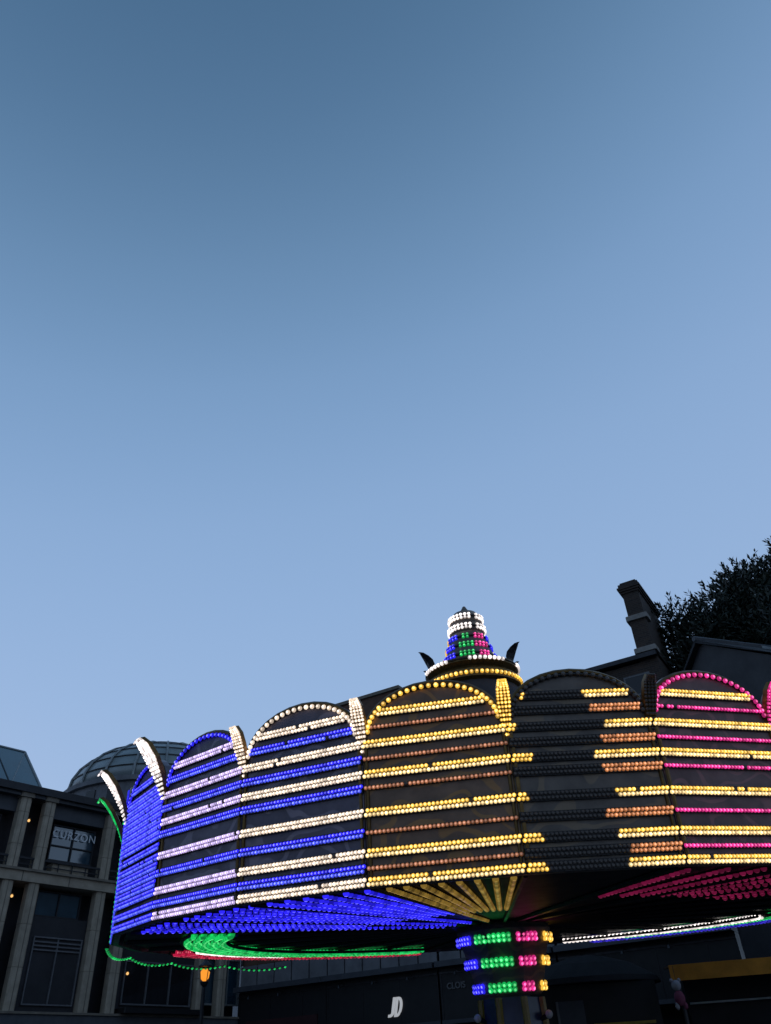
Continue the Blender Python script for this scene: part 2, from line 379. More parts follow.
# glazed hipped lantern on its roof
lan = thing('roof_lantern', 'blue glazed hipped roof lantern above the cinema cornice at the far left', 'roof lantern', (-12.3013, 30.6215, 11.16), A1)
hip = [(-13, 1.9, 0.62), (-1.0, 1.9, 0.62), (-1.0, 7.1, 0.62), (-13, 7.1, 0.62), (-11.0, 4.5, 2.95), (-0.95, 4.5, 2.95)]
lw = MB(); lw.box(-13.1, -0.9, 1.8, 7.2, 0.0, 0.62, CLAD); lw.build('kerb_wall', lan)
lg = MB(); lg.add(hip, [(0, 1, 5, 4), (1, 2, 5), (2, 3, 4, 5), (3, 0, 4)], GLASS_ROOF); lg.build('glazing', lan)
lb = MB()
V = [Vector(p) for p in hip]
for a, b in ((0, 1), (1, 2), (2, 3), (3, 0), (4, 5), (1, 5), (2, 5), (0, 4), (3, 4)): lb.tube([V[a], V[b]], 0.055, PALEMETAL, 5)
for k in range(1, 9):
    t = k / 9; p = V[0].lerp(V[1], t); q = V[4].lerp(V[5], 0.5); q.x = min(max(p.x, -11), -1.0)
    lb.tube([p, q], 0.03, STEEL, 4)
    if k % 2 == 0: lb.tube([p, V[4].lerp(V[5], min(1, (k + 1) / 9))], 0.03, PALEMETAL, 4)
for k in (1, 2, 3): lb.tube([V[1].lerp(V[2], k / 4), V[5]], 0.03, STEEL, 4)
lb.build('glazing_bar', lan)

# glass dome of the arcade farther back
dom = thing('glass_dome', 'distant pale glass dome with curved ribs rising behind the cinema building', 'glass dome', (-17.3, 56.0, 0))
b = MB(); b.lathe([(6.5, 0), (6.5, 18.2), (6.75, 18.25), (6.75, 18.55), (6.4, 18.6)], 40, PANEL_GREY); b.build('drum', dom)
DP = [(6.35 * math.cos(rad(a)), 18.6 + 3.9 * math.sin(rad(a))) for a in (0, 12, 24, 36, 48, 60, 70, 79, 86)]
b = MB(); b.lathe(DP + [(0.1, 22.55)], 40, GLASS_VAULT); b.build('glazing', dom, smooth=True)
for k in range(20):
    t_ = rad(18 * k); b = MB(); b.tube([(r * 1.012 * math.sin(t_), -r * 1.012 * math.cos(t_), h + 0.02) for r, h in DP], 0.085, PALEMETAL, 5); b.build('rib', dom)
for r, h in DP[1:7]:
    b = MB(); b.tube([(r * 1.006 * math.sin(rad(9 * k)), -r * 1.006 * math.cos(rad(9 * k)), h) for k in range(41)], 0.045, STEEL, 4); b.build('ring', dom)
for k in range(24):
    t_ = rad(15 * k + 5); c_, s_ = math.cos(t_), math.sin(t_); b = MB()
    b.box(-0.38, 0.38, 6.46, 6.54, 16.5, 17.9, GLASS_DARK, T=lambda x, y, z: (x * c_ + y * s_, x * s_ - y * c_, z)); b.build('window', dom)

# ------------------------------------------------------------------ the shop row (local x along the facade towards the camera, y inwards)
A2 = math.atan2(-0.5030199, 0.8642748)
C2 = Vector((-7.07988, 36.86626, 0)); D2 = Vector((0.8642748, -0.5030199, 0))
def row(x): return C2 + D2 * x
def rwin(parent, x0, x1, z0, z1, nx=2, glass=GLASS_DARK):
    f = MB(); t = 0.06
    f.box(x0 - .06, x1 + .06, -0.05, 0.0, z0 - 0.12, z0, STONEBAND)
    for a, bb in ((x0, x0 + t), (x1 - t, x1)): f.box(a, bb, -0.02, 0.03, z0, z1, FRAME)
    for a, bb in ((z0, z0 + t), ((z0 + z1) / 2 - .03, (z0 + z1) / 2 + .03), (z1 - t, z1)): f.box(x0 + t, x1 - t, -0.018, 0.028, a, bb, FRAME)
    o = f.build('window', parent)
    p = MB(); p.box(x0 + t, x1 - t, -0.010, 0.02, z0 + t, z1 - t, glass); p.build('pane', o)
def shop(name, label, x0, x1, z, M, loc):
    t = thing(name, label, 'building', loc, A2); L = x1 - x0
    b = MB(); b.box(0, L - 0.02, 0.03, 11, 5.95, z, M); b.build('wall', t)
    b = MB(); b.box(0, L - 0.02, 0.6, 11, 0, 5.94, SHOPDARK); b.build('shopfront', t)
    b = MB(); b.box(-0.0, L - 0.02, -0.1, 0.59, 3.3, 4.98, BLACKPAINT); b.build('fascia', t)
    b = MB(); b.box(0, L - 0.02, -0.5, 0.59, 4.99, 5.17, CLAD_MID, ch=0.04); b.build('canopy', t)
    b = MB(); b.box(0.0, L - 0.02, -0.14, -0.10, 3.3, 3.42, CLAD_MID); b.box(0.0, L - 0.02, -0.13, -0.10, 4.80, 4.86, STEEL)
    for i in range(int(L / 1.6) + 1): b.box(0.05 + i * 1.6, 0.08 + i * 1.6, -0.115, -0.10, 3.43, 4.79, STEEL)
    b.build('fascia_moulding', t)
    for i in range(int(L / 1.5)):
        x = 0.8 + i * 1.5; b = MB(); b.tube([(x, -0.1, 4.84), (x, -0.32, 4.90), (x, -0.42, 4.80)], 0.014, STEEL, 5)
        b.lathe([(0.06, -0.06), (0.03, 0.03)], 8, STEEL, T=lambda X, Y, Z: (X + x, Y - 0.43, Z + 4.77)); b.build('fascia_lamp', t)
    b = MB(); b.tube([(0.06, -0.07, 5.94), (0.06, -0.07, z - 0.2)], 0.045, STEEL, 6); b.build('downpipe', t)
    b = MB(); n = int(L / 0.8)
    for i in range(n):
        a = L * i / n; b.box(a + 0.02, a + L / n - 0.04, -0.04, 0.02, 5.19, 5.93, PANEL_GREY)
    b.build('wall_panel', t)
    return t, L
s1, L1 = shop('corner_shop', 'dark low shop with a maroon sign board below a grey panel band', 0.0, 4.4, 12.2, BRICK_RED, row(0.05))
b = MB(); b.box(0.5, 4.0, -0.16, -0.105, 3.55, 4.0, MAROON); b.build('sign_board', s1)
s2, L2 = shop('sports_shop', 'brown brick shop building with white JD letters on its black fascia', 4.45, 9.35, 14.2, BRICK_RED, row(4.45))
def strip(mb, inner, outer, M, x0, z0, H, sh, y0=-0.15, y1=-0.101):
    """solid letter stroke between two polylines, slanted by sh"""
    n = len(inner); f = lambda p, y: (x0 + p[0] * H + sh * p[1] * H, y, z0 + p[1] * H)
    vs = [f(p, y0) for p in inner] + [f(p, y0) for p in outer] + [f(p, y1) for p in inner] + [f(p, y1) for p in outer]
    fs = [(0, 2 * n, 3 * n, n), (n - 1, 2 * n - 1, 4 * n - 1, 3 * n - 1)]
    for k in range(n - 1):
        fs += [(k, k + 1, n + k + 1, n + k), (2 * n + k, 3 * n + k, 3 * n + k + 1, 2 * n + k + 1), (k, 2 * n + k, 2 * n + k + 1, k + 1), (n + k, n + k + 1, 3 * n + k + 1, 3 * n + k)]
    mb.add(vs, fs, M)
arc = lambda cx_, cz_, rx, rz_, a0, a1, n=10: [(cx_ + rx * math.cos(rad(a0 + (a1 - a0) * k / n)), cz_ + rz_ * math.sin(rad(a0 + (a1 - a0) * k / n))) for k in range(n + 1)]
jl = MB(); X0, Z0, HH, SH = 7.20 - 4.45, 3.66, 0.60, 0.22
strip(jl, [(0.20, 1.0)] + arc(0.10, 0.22, 0.10, 0.08, 0, -90) + [(0.0, 0.14)], [(0.36, 1.0)] + arc(0.10, 0.22, 0.26, 0.22, 0, -90) + [(0.0, 0.0)], LETTER, X0, Z0, HH, SH)
jl.build('lettering', s2)
jl = MB()
o_ = [(0.42, 0.0), (0.42, 1.0), (0.60, 1.0)] + arc(0.60, 0.5, 0.30, 0.5, 90, -90, 16) + [(0.42, 0.0)]
i_ = [(0.57, 0.14), (0.57, 0.86), (0.60, 0.86)] + arc(0.60, 0.5, 0.15, 0.36, 90, -90, 16) + [(0.57, 0.14)]
strip(jl, i_, o_, LETTER, X0, Z0, HH, SH)
jl.build('lettering', s2)
b = MB(); b.box(-0.03, 3.4, 0.8, 6, 14.2, 16.45, BRICK_RED); b.box(-0.12, 3.5, 0.7, 6.1, 16.45, 16.6, STONE_DARK); b.build('roof_block', s2)
s3, L3 = shop('narrow_shop', 'black fronted shop with small dim CLOIS lettering beside the ride column', 9.4, 13.9, 14.3, BRICK, row(9.4))
lettering('CLOIS', 0.27, LETTER_DIM, s3, (0.66, -0.13, 4.32), spacing=1.0, bold=0.004)
s4, L4 = shop('brick_house', 'tall dark brown brick building with a straight slate eave right of the ride finial', 13.95, 19.75, 14.2, BRICK, row(13.95))
b = MB(); b.box(-0.05, L4, -0.25, 0.0, 14.25, 14.42, STEEL); b.build('gutter', s4)
for (t, L, zz) in ((s1, L1, (7.0, 9.8)), (s2, L2, (7.0, 9.8, 12.3)), (s3, L3, (7.0, 9.8, 12.3)), (s4, L4, (7.0, 9.8, 12.2))):
    n = int(L / 1.9)
    for z in zz:
        for i in range(n):
            c = L * (i + 0.5) / n; rwin(t, c - 0.5, c + 0.5, z, z + 1.55)
for t, L in ((s1, L1), (s2, L2), (s3, L3), (s4, L4)):
    zt = {s1: 12.2, s2: 14.2, s3: 14.3, s4: 14.42}[t]
    b = MB(); pl = [(-0.2, zt + 0.02), (11.2, zt + 0.02), (5.5, zt + 0.25)]
    b.add([(x, y, z) for x in (-0.02, L + 0.0) for y, z in pl], [(0, 1, 2), (3, 5, 4), (0, 3, 4, 1), (1, 4, 5, 2), (2, 5, 3, 0)], SLATE)
    b.build('roof', t)
# chimney stack at the end of the brick house
ch = MB(); cx = 19.36 - 13.95
def stack(e, z0, z1, M): ch.box(cx - 0.32 - e, cx + 0.32 + e, 0.05 - e, 2.9 + e, z0, z1, M)
stack(0, 12.4, 17.2, BRICK)
for k, e in enumerate((0.05, 0.10, 0.14)): stack(e, 17.2 + 0.09 * k, 17.29 + 0.09 * k - 0.004, BRICK)
stack(0.08, 17.47, 17.62, BRICK); stack(0.0, 17.62, 17.72, BRICK)
cho = ch.build('chimney', s4)
for z in (14.55, 15.95):
    bnd = MB(); bnd.box(cx - 0.42, cx + 0.42, -0.06, 0.55, z, z + 0.2, STONEBAND, ch=0.04); bnd.build('stone_band', cho)
# ------------------------------------------------------------------ low dark house under the tree at the right
hs = thing('slate_house', 'low dark house with a broad slate roof below the tree at the right', 'house', (11.12, 24.65, 0), rad(19.2))
b = MB(); b.add([(x, y, z) for x in (-0.5, 10.0) for y, z in ((-2.9, 0), (2.2, 0), (2.2, 11.8), (0, 13.45), (-2.9, 11.6))],
                [(0, 1, 2, 3, 4), (9, 8, 7, 6, 5), (0, 5, 6, 1), (1, 6, 7, 2), (2, 7, 8, 3), (3, 8, 9, 4), (4, 9, 5, 0)], CLAD); b.build('wall', hs)
b = MB(); b.add([(x, y, z) for x in (-0.7, 10.2) for y, z in ((-3.35, 11.42), (0, 13.6), (2.6, 11.75), (0, 13.47), )],
                [(0, 1, 5, 4), (1, 2, 6, 5), (0, 3, 2, 1), (4, 5, 6, 7), (0, 4, 7, 3), (2, 3, 7, 6)], SLATE)
b.build('roof', hs)
b = MB(); b.tube([(-0.7, -3.42, 11.39), (10.2, -3.42, 11.39)], 0.08, STEEL, 8); b.build('gutter', hs)
b = MB(); b.tube([(-0.72, 0, 13.63), (10.22, 0, 13.63)], 0.10, CLAD_MID, 6); b.build('ridge', hs)
for x in (1.0, 2.9):
    b = MB(); b.box(x, x + 0.7, -2.1, -1.1, 12.26, 12.36, PALEMETAL, T=lambda X, Y, Z: (X, Y, Z + (Y + 2.1) * 0.651)); sk = b.build('skylight', hs)
    b = MB(); b.box(x + 0.06, x + 0.64, -2.02, -1.18, 12.363, 12.38, GLASS, T=lambda X, Y, Z: (X, Y, Z + (Y + 2.1) * 0.651)); b.build('pane', sk)
for x in (0.4, 2.6, 5):
    b = MB(); b.box(x, x + 1.1, -2.96, -2.904, 7.6, 9.4, FRAME); o = b.build('window', hs)
    b = MB(); b.box(x + 0.07, x + 1.03, -2.985, -2.962, 7.67, 9.33, GLASS_DARK); b.build('pane', o)

# ------------------------------------------------------------------ tree
def leaf_material():
    M = bpy.data.materials.new('dark evergreen leaf'); M.use_nodes = True; n = M.node_tree; p = n.nodes['Principled BSDF']
    p.inputs['Roughness'].default_value = 0.55
    g = n.nodes.new('ShaderNodeNewGeometry'); cr = n.nodes.new('ShaderNodeValToRGB')
    cr.color_ramp.elements[0].color = (0.008, 0.013, 0.009, 1); cr.color_ramp.elements[1].color = (0.022, 0.032, 0.016, 1)
    n.links.new(g.outputs['Random Per Island'], cr.inputs[0]); n.links.new(cr.outputs[0], p.inputs['Base Color'])
    return M
LEAF = leaf_material()
def tree(loc, label, lobes, trunk_h, seed, dens):
    R = random.Random(seed); t = thing('evergreen_tree', label, 'tree', loc)
    b = MB(); b.tube([(0, 0, 0), (0.1, 0.05, trunk_h * 0.4), (-0.1, 0.1, trunk_h * 0.75), (0.1, 0, trunk_h)], 0.42, BARK, 10, 0.12); b.build('trunk', t)
    c = MB()
    for (x, y, z, r) in lobes:
        zz = trunk_h * R.uniform(0.35, 0.75); p0 = Vector((0, 0, zz)); p1 = Vector((x, y, z)); mid = p0.lerp(p1, 0.5) + Vector((0, 0, -0.4))
        lb = MB(); lb.tube([p0, mid, p1], 0.13, BARK, 6, 0.04); lb.build('limb', t)
        n = int(dens * r * r)
        for _ in range(n):
            d = Vector((R.gauss(0, 1), R.gauss(0, 1), R.gauss(0, 1))).normalized()
            q = p1 + d * (r * (R.random() ** 0.45) * R.uniform(0.86, 1.10)); q.z = p1.z + (q.z - p1.z) * 0.85
            ax = (d + Vector((R.uniform(-.6, .6), R.uniform(-.6, .6), R.uniform(-.1, .8)))).normalized()
            L = R.uniform(0.28, 0.6); a = ax.orthogonal().normalized(); bb = ax.cross(a)
            for k in range(9):     # a pointed spray: leaves along a short twig
                s = k / 9.0; ang = k * 2.4 + R.random(); side = a * math.cos(ang) + bb * math.sin(ang)
                base = q + ax * (L * s); tip = base + (ax * 0.75 + side * (0.95 - 0.6 * s)).normalized() * R.uniform(0.17, 0.32)
                wv = ax.cross(side).normalized() * R.uniform(0.035, 0.06)
                mdl = base.lerp(tip, 0.5)
                c.add([base, mdl + wv, tip, mdl - wv], [(0, 1, 2, 3)], LEAF)
    c.build('crown', t)
    return t
lobes = [(0.6, 0, 11.6, 2.4), (-1.9, -0.2, 12.1, 1.15), (-2.6, -0.4, 12.9, 0.55), (-2.2, -0.2, 11.0, 1.2), (-0.7, 0, 13.0, 1.25), (0.6, 0, 13.9, 1.25), (-0.1, 0, 14.2, 0.5), (2.2, 0.3, 14.2, 1.6),
         (2.9, -0.5, 12.4, 2.2), (1.2, -1.2, 11.0, 1.9), (3.8, 0, 15.0, 1.4), (0.3, 1.5, 12.4, 1.9), (2.1, 0.1, 15.7, 0.35), (4.2, 0.5, 13.4, 2.0)]
lobes = [(x * 1.3 - 0.35, y, 1.9 + (z - 1.6) * 1.3, r * 1.3) for x, y, z, r in lobes]
tree((15.4, 29.2, 0), 'large dark evergreen tree with ragged pointed sprays beside the brick chimney', lobes, 14.0, 5, 170)

# ------------------------------------------------------------------ the ride
DIST, RAZ = 16.0, rad(6.15)
RR = 6.832
TILT = rad(4.1)
ride = thing('fairground_ride', 'fairground ride with a round drum of blue, gold and magenta lamp rows on a column', 'fairground ride',
             (DIST * math.sin(RAZ), DIST * math.cos(RAZ), 0), -RAZ)
HUB = EYE + 0.143 * DIST
_ct, _st = math.cos(TILT), math.sin(TILT)
def TR(x, y, z):     # drum coordinates -> ride coordinates: the drum is tipped a little towards the viewer
    return (x, y * _ct - z * _st, HUB + y * _st + z * _ct)
def TD(x, y, z): return Vector((x, y * _ct - z * _st, y * _st + z * _ct))
def pol(r, th, h): t = rad(th); return (r * math.sin(t), -r * math.cos(t), h)
NB = 24; STEP = 360.0 / NB; TH0 = -4.7
HW = RR * math.sin(rad(STEP / 2)) * 0.99
RA = RR * math.cos(rad(STEP / 2))
H_SH, H_TOP = 1.72, 2.32
def half_w(h):
    return HW if h <= H_SH else HW * math.sqrt(max(0.0, 1 - ((h - H_SH) / (H_TOP - H_SH)) ** 2))
def outline(off=0.0, n=14):
    w_ = HW - off; pts = [(-w_, off), (w_, off)]
    for k in range(n + 1):
        a = math.pi * k / n; pts.append((w_ * math.cos(a), H_SH + (H_TOP - H_SH - off) * math.sin(a)))
    return pts
def shade(th):
    """lamp colours of a board: rows A, rows B, border, paint, crest"""
    if th <= -62: return (BLUE, BLUE, BLUE, BOARD_NAVY, GREEN)
    if th <= -42: return (BLUE, BLUE, BLUE, BOARD_NAVY, WHITE)
    if th <= -27: return (LILAC, BLUE, BLUE, BOARD_NAVY, PALE)
    if th <= -12: return (PALE, BLUE, PALE, BOARD_NAVY, PALE)
    if th <= 3: return (GOLD, ROSE, GOLD, BOARD_BROWN, GOLD)
    if th <= 18: return (OFF, OFF, OFF, BOARD_DARK, OFF)
    if th <= 33: return (GOLD, MAG, MAG, BOARD_PLUM, MAG)
    return (GOLD, MAG, MAG, BOARD_PLUM, MAG)
ROWS_A = (0.06, 0.36, 0.80, 1.24, 1.60, 1.98)
ROWS_C = (0.47, 0.69, 0.94, 1.16, 1.33, 1.51, 1.70)
ROWS_B = (0.20, 0.58, 1.08, 1.42, 1.80)
for i in range(NB):
    th = (TH0 + STEP * i + 180) % 360 - 180
    t = rad(th); od = Vector((math.sin(t), -math.cos(t), 0)); tg = Vector((math.cos(t), math.sin(t), 0)); odR = TD(*od)
    def P(u, h, d):
        q = od * (RA + d) + tg * u; return TR(q.x, q.y, h)
    ca, cb, cbord, paint, ccrest = shade(th)
    seen = -82 < th < 62
    bd = MB(); ol = outline(); n = len(ol)
    vs = [P(u, h, 0.0) for u, h in ol] + [P(u, h, -0.09) for u, h in ol]
    bd.add(vs, [tuple(range(n)), tuple(range(2 * n - 1, n - 1, -1))] + [(k, n + k, n + (k + 1) % n, (k + 1) % n) for k in range(n)], paint)
    bo = bd.build('rounding_board', ride)
    fr = MB(); oi = outline(0.035, 18); fr.tube([P(u, h, 0.004) for u, h in oi + oi[:1]], 0.026, GILT, 6); fr.build('frame_moulding', bo)
    if not seen: continue
    for rows, M, sp in ((ROWS_A, ca, 0.062), (ROWS_B, cb, 0.062)) + (((ROWS_C, cb, 0.062),) if -76 < th < -42 else ()):
        for h0 in rows:
            hw = half_w(h0 + 0.05) - 0.075 if h0 > 1.62 else RR * math.sin(rad(STEP / 2)) - 0.006
            thin = M is ROSE or (rows is ROWS_B and 18 < th < 33)
            e = 0.024 if thin else 0.055
            r_ = MB(); r_.box(-hw, hw, 0.0, 0.03, -e, e, RAIL, T=lambda x, y, z: P(x, h0 + z, 0.002 + y))
            cnt = int(2 * hw / 0.049)
            for line in ((0,) if thin else (-1, 1)):
                for k in range(cnt):
                    u = -hw + (k + 0.5 + 0.22 * line) * (2 * hw / cnt)
                    Mu = M
                    if line < 0: Mu = LIGHTER.get(M, M)
                    if M is OFF:            # the half-dark board: the lamp chase is lit only towards its edges
                        if u > 0.22 * HW + 0.10 * math.sin(h0 * 9): Mu = (GOLD if line > 0 else CREAM) if rows is ROWS_A else ORANGELAMP
                        elif u < -0.80 * HW + 0.08 * math.sin(h0 * 7) and rows is ROWS_A: Mu = GOLD
                    r_.bulb(P(u, h0 + line * 0.025, 0.03), odR, 0.0245, Mu if random.random() > 0.012 else OFF)
            r_.build('lamp_row', bo)
    # border lamps following the arched head
    br = MB(); w_ = HW - 0.07
    br.tube([P(w_ * math.cos(math.pi * k / 24), H_SH + (H_TOP - H_SH - 0.08) * math.sin(math.pi * k / 24), 0.012) for k in range(25)], 0.02, RAIL, 5)
    for k in range(27):
        a = math.pi * (k + 0.5) / 27
        br.bulb(P(w_ * math.cos(a), H_SH + (H_TOP - H_SH - 0.08) * math.sin(a), 0.03), odR, 0.032, cbord)
    br.build('border_lamps', bo)
# scrolled crests at the joints between boards
for i in range(NB):
    th = (TH0 + STEP * (i + 0.5) + 180) % 360 - 180
    t = rad(th); od = Vector((math.sin(t), -math.cos(t), 0)); tg = Vector((math.cos(t), math.sin(t), 0))
    def P(u, h, d):
        q = od * (RR + d) + tg * u; return TR(q.x, q.y, h)
    prof = [(-0.03, 0.02), (-0.03, 0.9), (0.02, 1.55), (0.14, 1.85), (0.28, 2.10), (0.42, 2.28), (0.52, 2.36), (0.56, 2.30)]
    cr = MB()
    wd = [0.03, 0.03, 0.05, 0.11, 0.15, 0.14, 0.09, 0.03]
    if not (-95 < th < -40):
        prof = [(-0.03, 0.02), (-0.03, 0.9), (-0.02, 1.5), (0.05, 1.72), (0.13, 1.90), (0.19, 2.04), (0.25, 2.12), (0.28, 2.09)]
        wd = [0.03, 0.03, 0.04, 0.07, 0.09, 0.08, 0.05, 0.02]
    L = len(prof); vs = []
    for (d, h), w_ in zip(prof, wd): vs += [P(-w_, h, d), P(w_, h, d), P(w_, h + 0.02, d - 0.06), P(-w_, h + 0.02, d - 0.06)]
    fs = [(0, 1, 2, 3), (4 * L - 4, 4 * L - 1, 4 * L - 2, 4 * L - 3)]
    for j in range(L - 1):
        for k in range(4): fs.append((4 * j + k, 4 * j + 4 + k, 4 * j + 4 + (k + 1) % 4, 4 * j + (k + 1) % 4))
    cr.add(vs, fs, GILT)
    co = cr.build('crest', ride)
    if not (-95 < th < 62): continue
    M = shade(th)[4]
    lm = MB()
    for j in range(2, L - 1):
        for s in ((0.1, 0.3, 0.5, 0.7, 0.9) if prof[-1][0] > 0.5 else (0.125, 0.375, 0.625, 0.875)):
            (d0, h0), (d1, h1) = prof[j], prof[j + 1]; d = d0 + (d1 - d0) * s; h = h0 + (h1 - h0) * s; w_ = wd[j] + (wd[j + 1] - wd[j]) * s
            nrm = TD(*(od * (h1 - h0) - Vector((0, 0, d1 - d0)) * 1.0).normalized())
            for u in (-0.75, -0.25, 0.25, 0.75): lm.bulb(P(u * w_, h, d + 0.004), nrm, max(0.02, 0.22 * w_), M)
    lm.build('crest_lamps', co)
    if th < -60:
        lm = MB()
        for k in range(20): lm.bulb(P(0, 0.05 + k * 0.075, 0.035), TD(*od), 0.028, GREEN)
        lm.build('edge_lamps', co)
# soffit sectors below
RADII = [0.8, 2.0, 3.5, 5.0, 6.6]
for i in range(NB):
    th = (TH0 + STEP * i + 180) % 360 - 180
    b = MB(); a0, a1 = th - STEP / 2 + 0.15, th + STEP / 2 - 0.15
    vs = [pol(r, a, 0.05) for a in (a0, a1) for r in (0.8, 6.66)] + [pol(r, a, 0.11) for a in (a0, a1) for r in (0.8, 6.66)]
    vs = [TR(*v) for v in vs]
    b.add(vs, [(0, 1, 3, 2), (4, 6, 7, 5), (0, 4, 5, 1), (2, 3, 7, 6), (0, 2, 6, 4), (1, 5, 7, 3)], SOFFIT)
    so_ = b.build('soffit_panel', ride)
    if -58 < th < -12: M, nl, r0, r1, sp = BLUE, 6, 1.2, 6.5, 0.11
    elif -12 < th < 2: M, nl, r0, r1, sp = DIMGOLD, 8, 1.2, 6.5, 0.11
    elif 20 < th < 60: M, nl, r0, r1, sp = DIMMAG, 3, 4.0, 6.4, 0.11
    else: continue
    for k in range(nl):
        a = a0 + (a1 - a0) * (k + 0.5) / nl
        st = MB()
        if k % 2: r0 = max(r0, 3.0)
        q = int((r1 - r0) / sp); tt = rad(a); sd_ = (math.cos(tt) * 0.03, math.sin(tt) * 0.03)
        A_, B_ = pol(r0, a, 0), pol(r1, a, 0)
        st.add([TR(A_[0] + g_ * sd_[0], A_[1] + g_ * sd_[1], z_) for z_ in (0.03, 0.048) for g_ in (-1, 1)] + [TR(B_[0] + g_ * sd_[0], B_[1] + g_ * sd_[1], z_) for z_ in (0.03, 0.048) for g_ in (-1, 1)],
               [(0, 1, 3, 2), (4, 6, 7, 5), (0, 4, 5, 1), (2, 3, 7, 6), (0, 2, 6, 4), (1, 5, 7, 3)], RAIL)
        for j in range(q):
            r = r0 + (r1 - r0) * (j + 0.5) / q
            st.bulb(TR(*pol(r, a, 0.03)), TD(0, 0, -1), 0.04, M)
        st.build('lamp_strip', so_)
rb = MB()
for i in range(NB):
    th = TH0 + STEP * (i + 0.5)
    rb.tube([TR(*pol(0.8, th, 0.02)), TR(*pol(6.6, th, 0.02))], 0.035, STEEL, 5)
rb.build('radial_beam', ride)
# lamp rings hung below the soffit
def ring(name, segs, h):
    for (r, w_, a0, a1, M, rows) in segs:
        q = MB(); N = max(4, int(abs(a1 - a0) / 4))
        pts = [pol(r, a0 + (a1 - a0) * k / N, h + 0.03) for k in range(N + 1)]
        q.tube([TR(*p) for p in pts], 0.03, STEEL, 5)
        q.tube([TR(*pol(r + w_, a0 + (a1 - a0) * k / N, h + 0.03)) for k in range(N + 1)], 0.03, STEEL, 5)
        for j in range(rows):
            rr = r + w_ * (j + 0.5) / rows; cnt = int(rad(abs(a1 - a0)) * rr / 0.1)
            for k in range(cnt):
                a = a0 + (a1 - a0) * (k + 0.5) / cnt
                q.bulb(TR(*pol(rr, a, h + 0.02)), TD(0, 0, -1), 0.045, M)
                q.bulb(TR(*pol(rr - 0.02, a, h + 0.04)), TD(*pol(-1, a, 0)), 0.04, M)
        q.build(name, ride)
ring('lamp_ring', [(4.95, 0.75, -158, -58, GREEN, 5), (5.68, 0.14, -122, -90, WHITE, 2), (5.9, 0.5, -160, -92, RED, 3),
                   (5.2, 0.14, 108, 165, WHITE, 2), (5.35, 0.3, 100, 150, GREEN, 2), (5.8, 0.5, 100, 160, DIMBLUE, 3)], -0.06)
# green garlands under the far rim at the left
gl = MB()
for i in range(4):
    a0 = -71 - i * 15; a1 = a0 - 15; pts = []
    for k in range(13):
        s = k / 12; pts.append(TR(*pol(6.9, a0 + (a1 - a0) * s, -0.06 - 0.07 * (4 * s * (1 - s)) - 0.03 * (i + s))))
    gl.tube(pts, 0.012, STEEL, 4)
    for p in pts: gl.bulb(p, (0, 0, -1), 0.03, GREEN)
gl.build('garland', ride)
# concave canvas roof and mast
b = MB(); b.lathe([(6.55, 1.18), (5.4, 1.28), (4.2, 1.55), (3.0, 2.15), (2.0, 3.0), (1.3, 3.9), (0.95, 4.4)], 24, CANVAS, T=TR); b.build('canopy', ride)
b = MB(); b.lathe([(0.32, 0.1), (0.32, 4.4)], 12, STEEL, T=TR); b.build('mast', ride)
# finial
b = MB(); b.lathe([(0.95, 4.38), (1.02, 4.45), (1.02, 4.62), (0.92, 4.70), (1.0, 4.8), (1.0, 4.88), (0.62, 4.98)], 24, GILT, T=TR); fb = b.build('finial_base', ride)
b = MB(); b.lathe([(0.60, 4.97), (0.58, 5.05), (0.46, 5.45), (0.37, 5.72), (0.40, 5.78), (0.40, 5.88), (0.35, 5.96), (0.37, 6.04), (0.36, 6.14), (0.26, 6.26), (0.1, 6.33), (0.03, 6.46)], 20, BOARD_DARK, T=TR)
fin = b.build('finial', ride, smooth=False)
def col_at(a):
    a = (a + 180) % 360 - 180
    if a < -75 or a > 95: return GOLD
    if a < -28: return BLUE
    if a < 16: return GREEN
    if a < 58: return MAG
    return BLUE
for h, r, sz in ((5.13, 0.565, .036), (5.36, 0.495, .036), (5.58, 0.425, .036)):
    fl = MB(); fl.tube([TR(*pol(r - 0.005, 10 * k, h)) for k in range(37)], 0.03, RAIL, 5)
    cnt = int(2 * math.pi * r / 0.085)
    for k in range(cnt):
        a = 360 * k / cnt; aa = (a + 180) % 360 - 180
        if -34 < aa < -22 or 10 < aa < 20 or 50 < aa < 62: continue
        for dz in (-0.03, 0.03): fl.bulb(TR(*pol(r, a, h + dz)), TD(*pol(1, a, 0.3)), sz, col_at(a))
    fl.build('lamp_row', fin)
for h, r in ((5.83, 0.40), (6.08, 0.37)):
    fl = MB(); fl.tube([TR(*pol(r - 0.005, 10 * k, h)) for k in range(37)], 0.03, RAIL, 5)
    cnt = int(2 * math.pi * r / 0.085)
    for k in range(cnt):
        a = 360 * k / cnt
        if 14 < a < 30 or 200 < a < 215: continue
        for dz in (-0.034, 0.034): fl.bulb(TR(*pol(r, a, h + dz)), TD(*pol(1, a, 0)), 0.038, WHITE)
    fl.build('lamp_row', fin)
fl = MB()
for r_, h_ in ((0.995, 4.84), (1.015, 4.53)): fl.tube([TR(*pol(r_, 10 * k, h_)) for k in range(37)], 0.022, RAIL, 5)
for k in range(60):
    a = 6 * k
    if k % 12 < 8: fl.bulb(TR(*pol(1.0, a, 4.84)), TD(*pol(1, a, 0)), 0.045, WHITE)
    fl.bulb(TR(*pol(1.02, a, 4.53)), TD(*pol(1, a, 0)), 0.045, GOLD)
fl.build('base_lamps', fb)
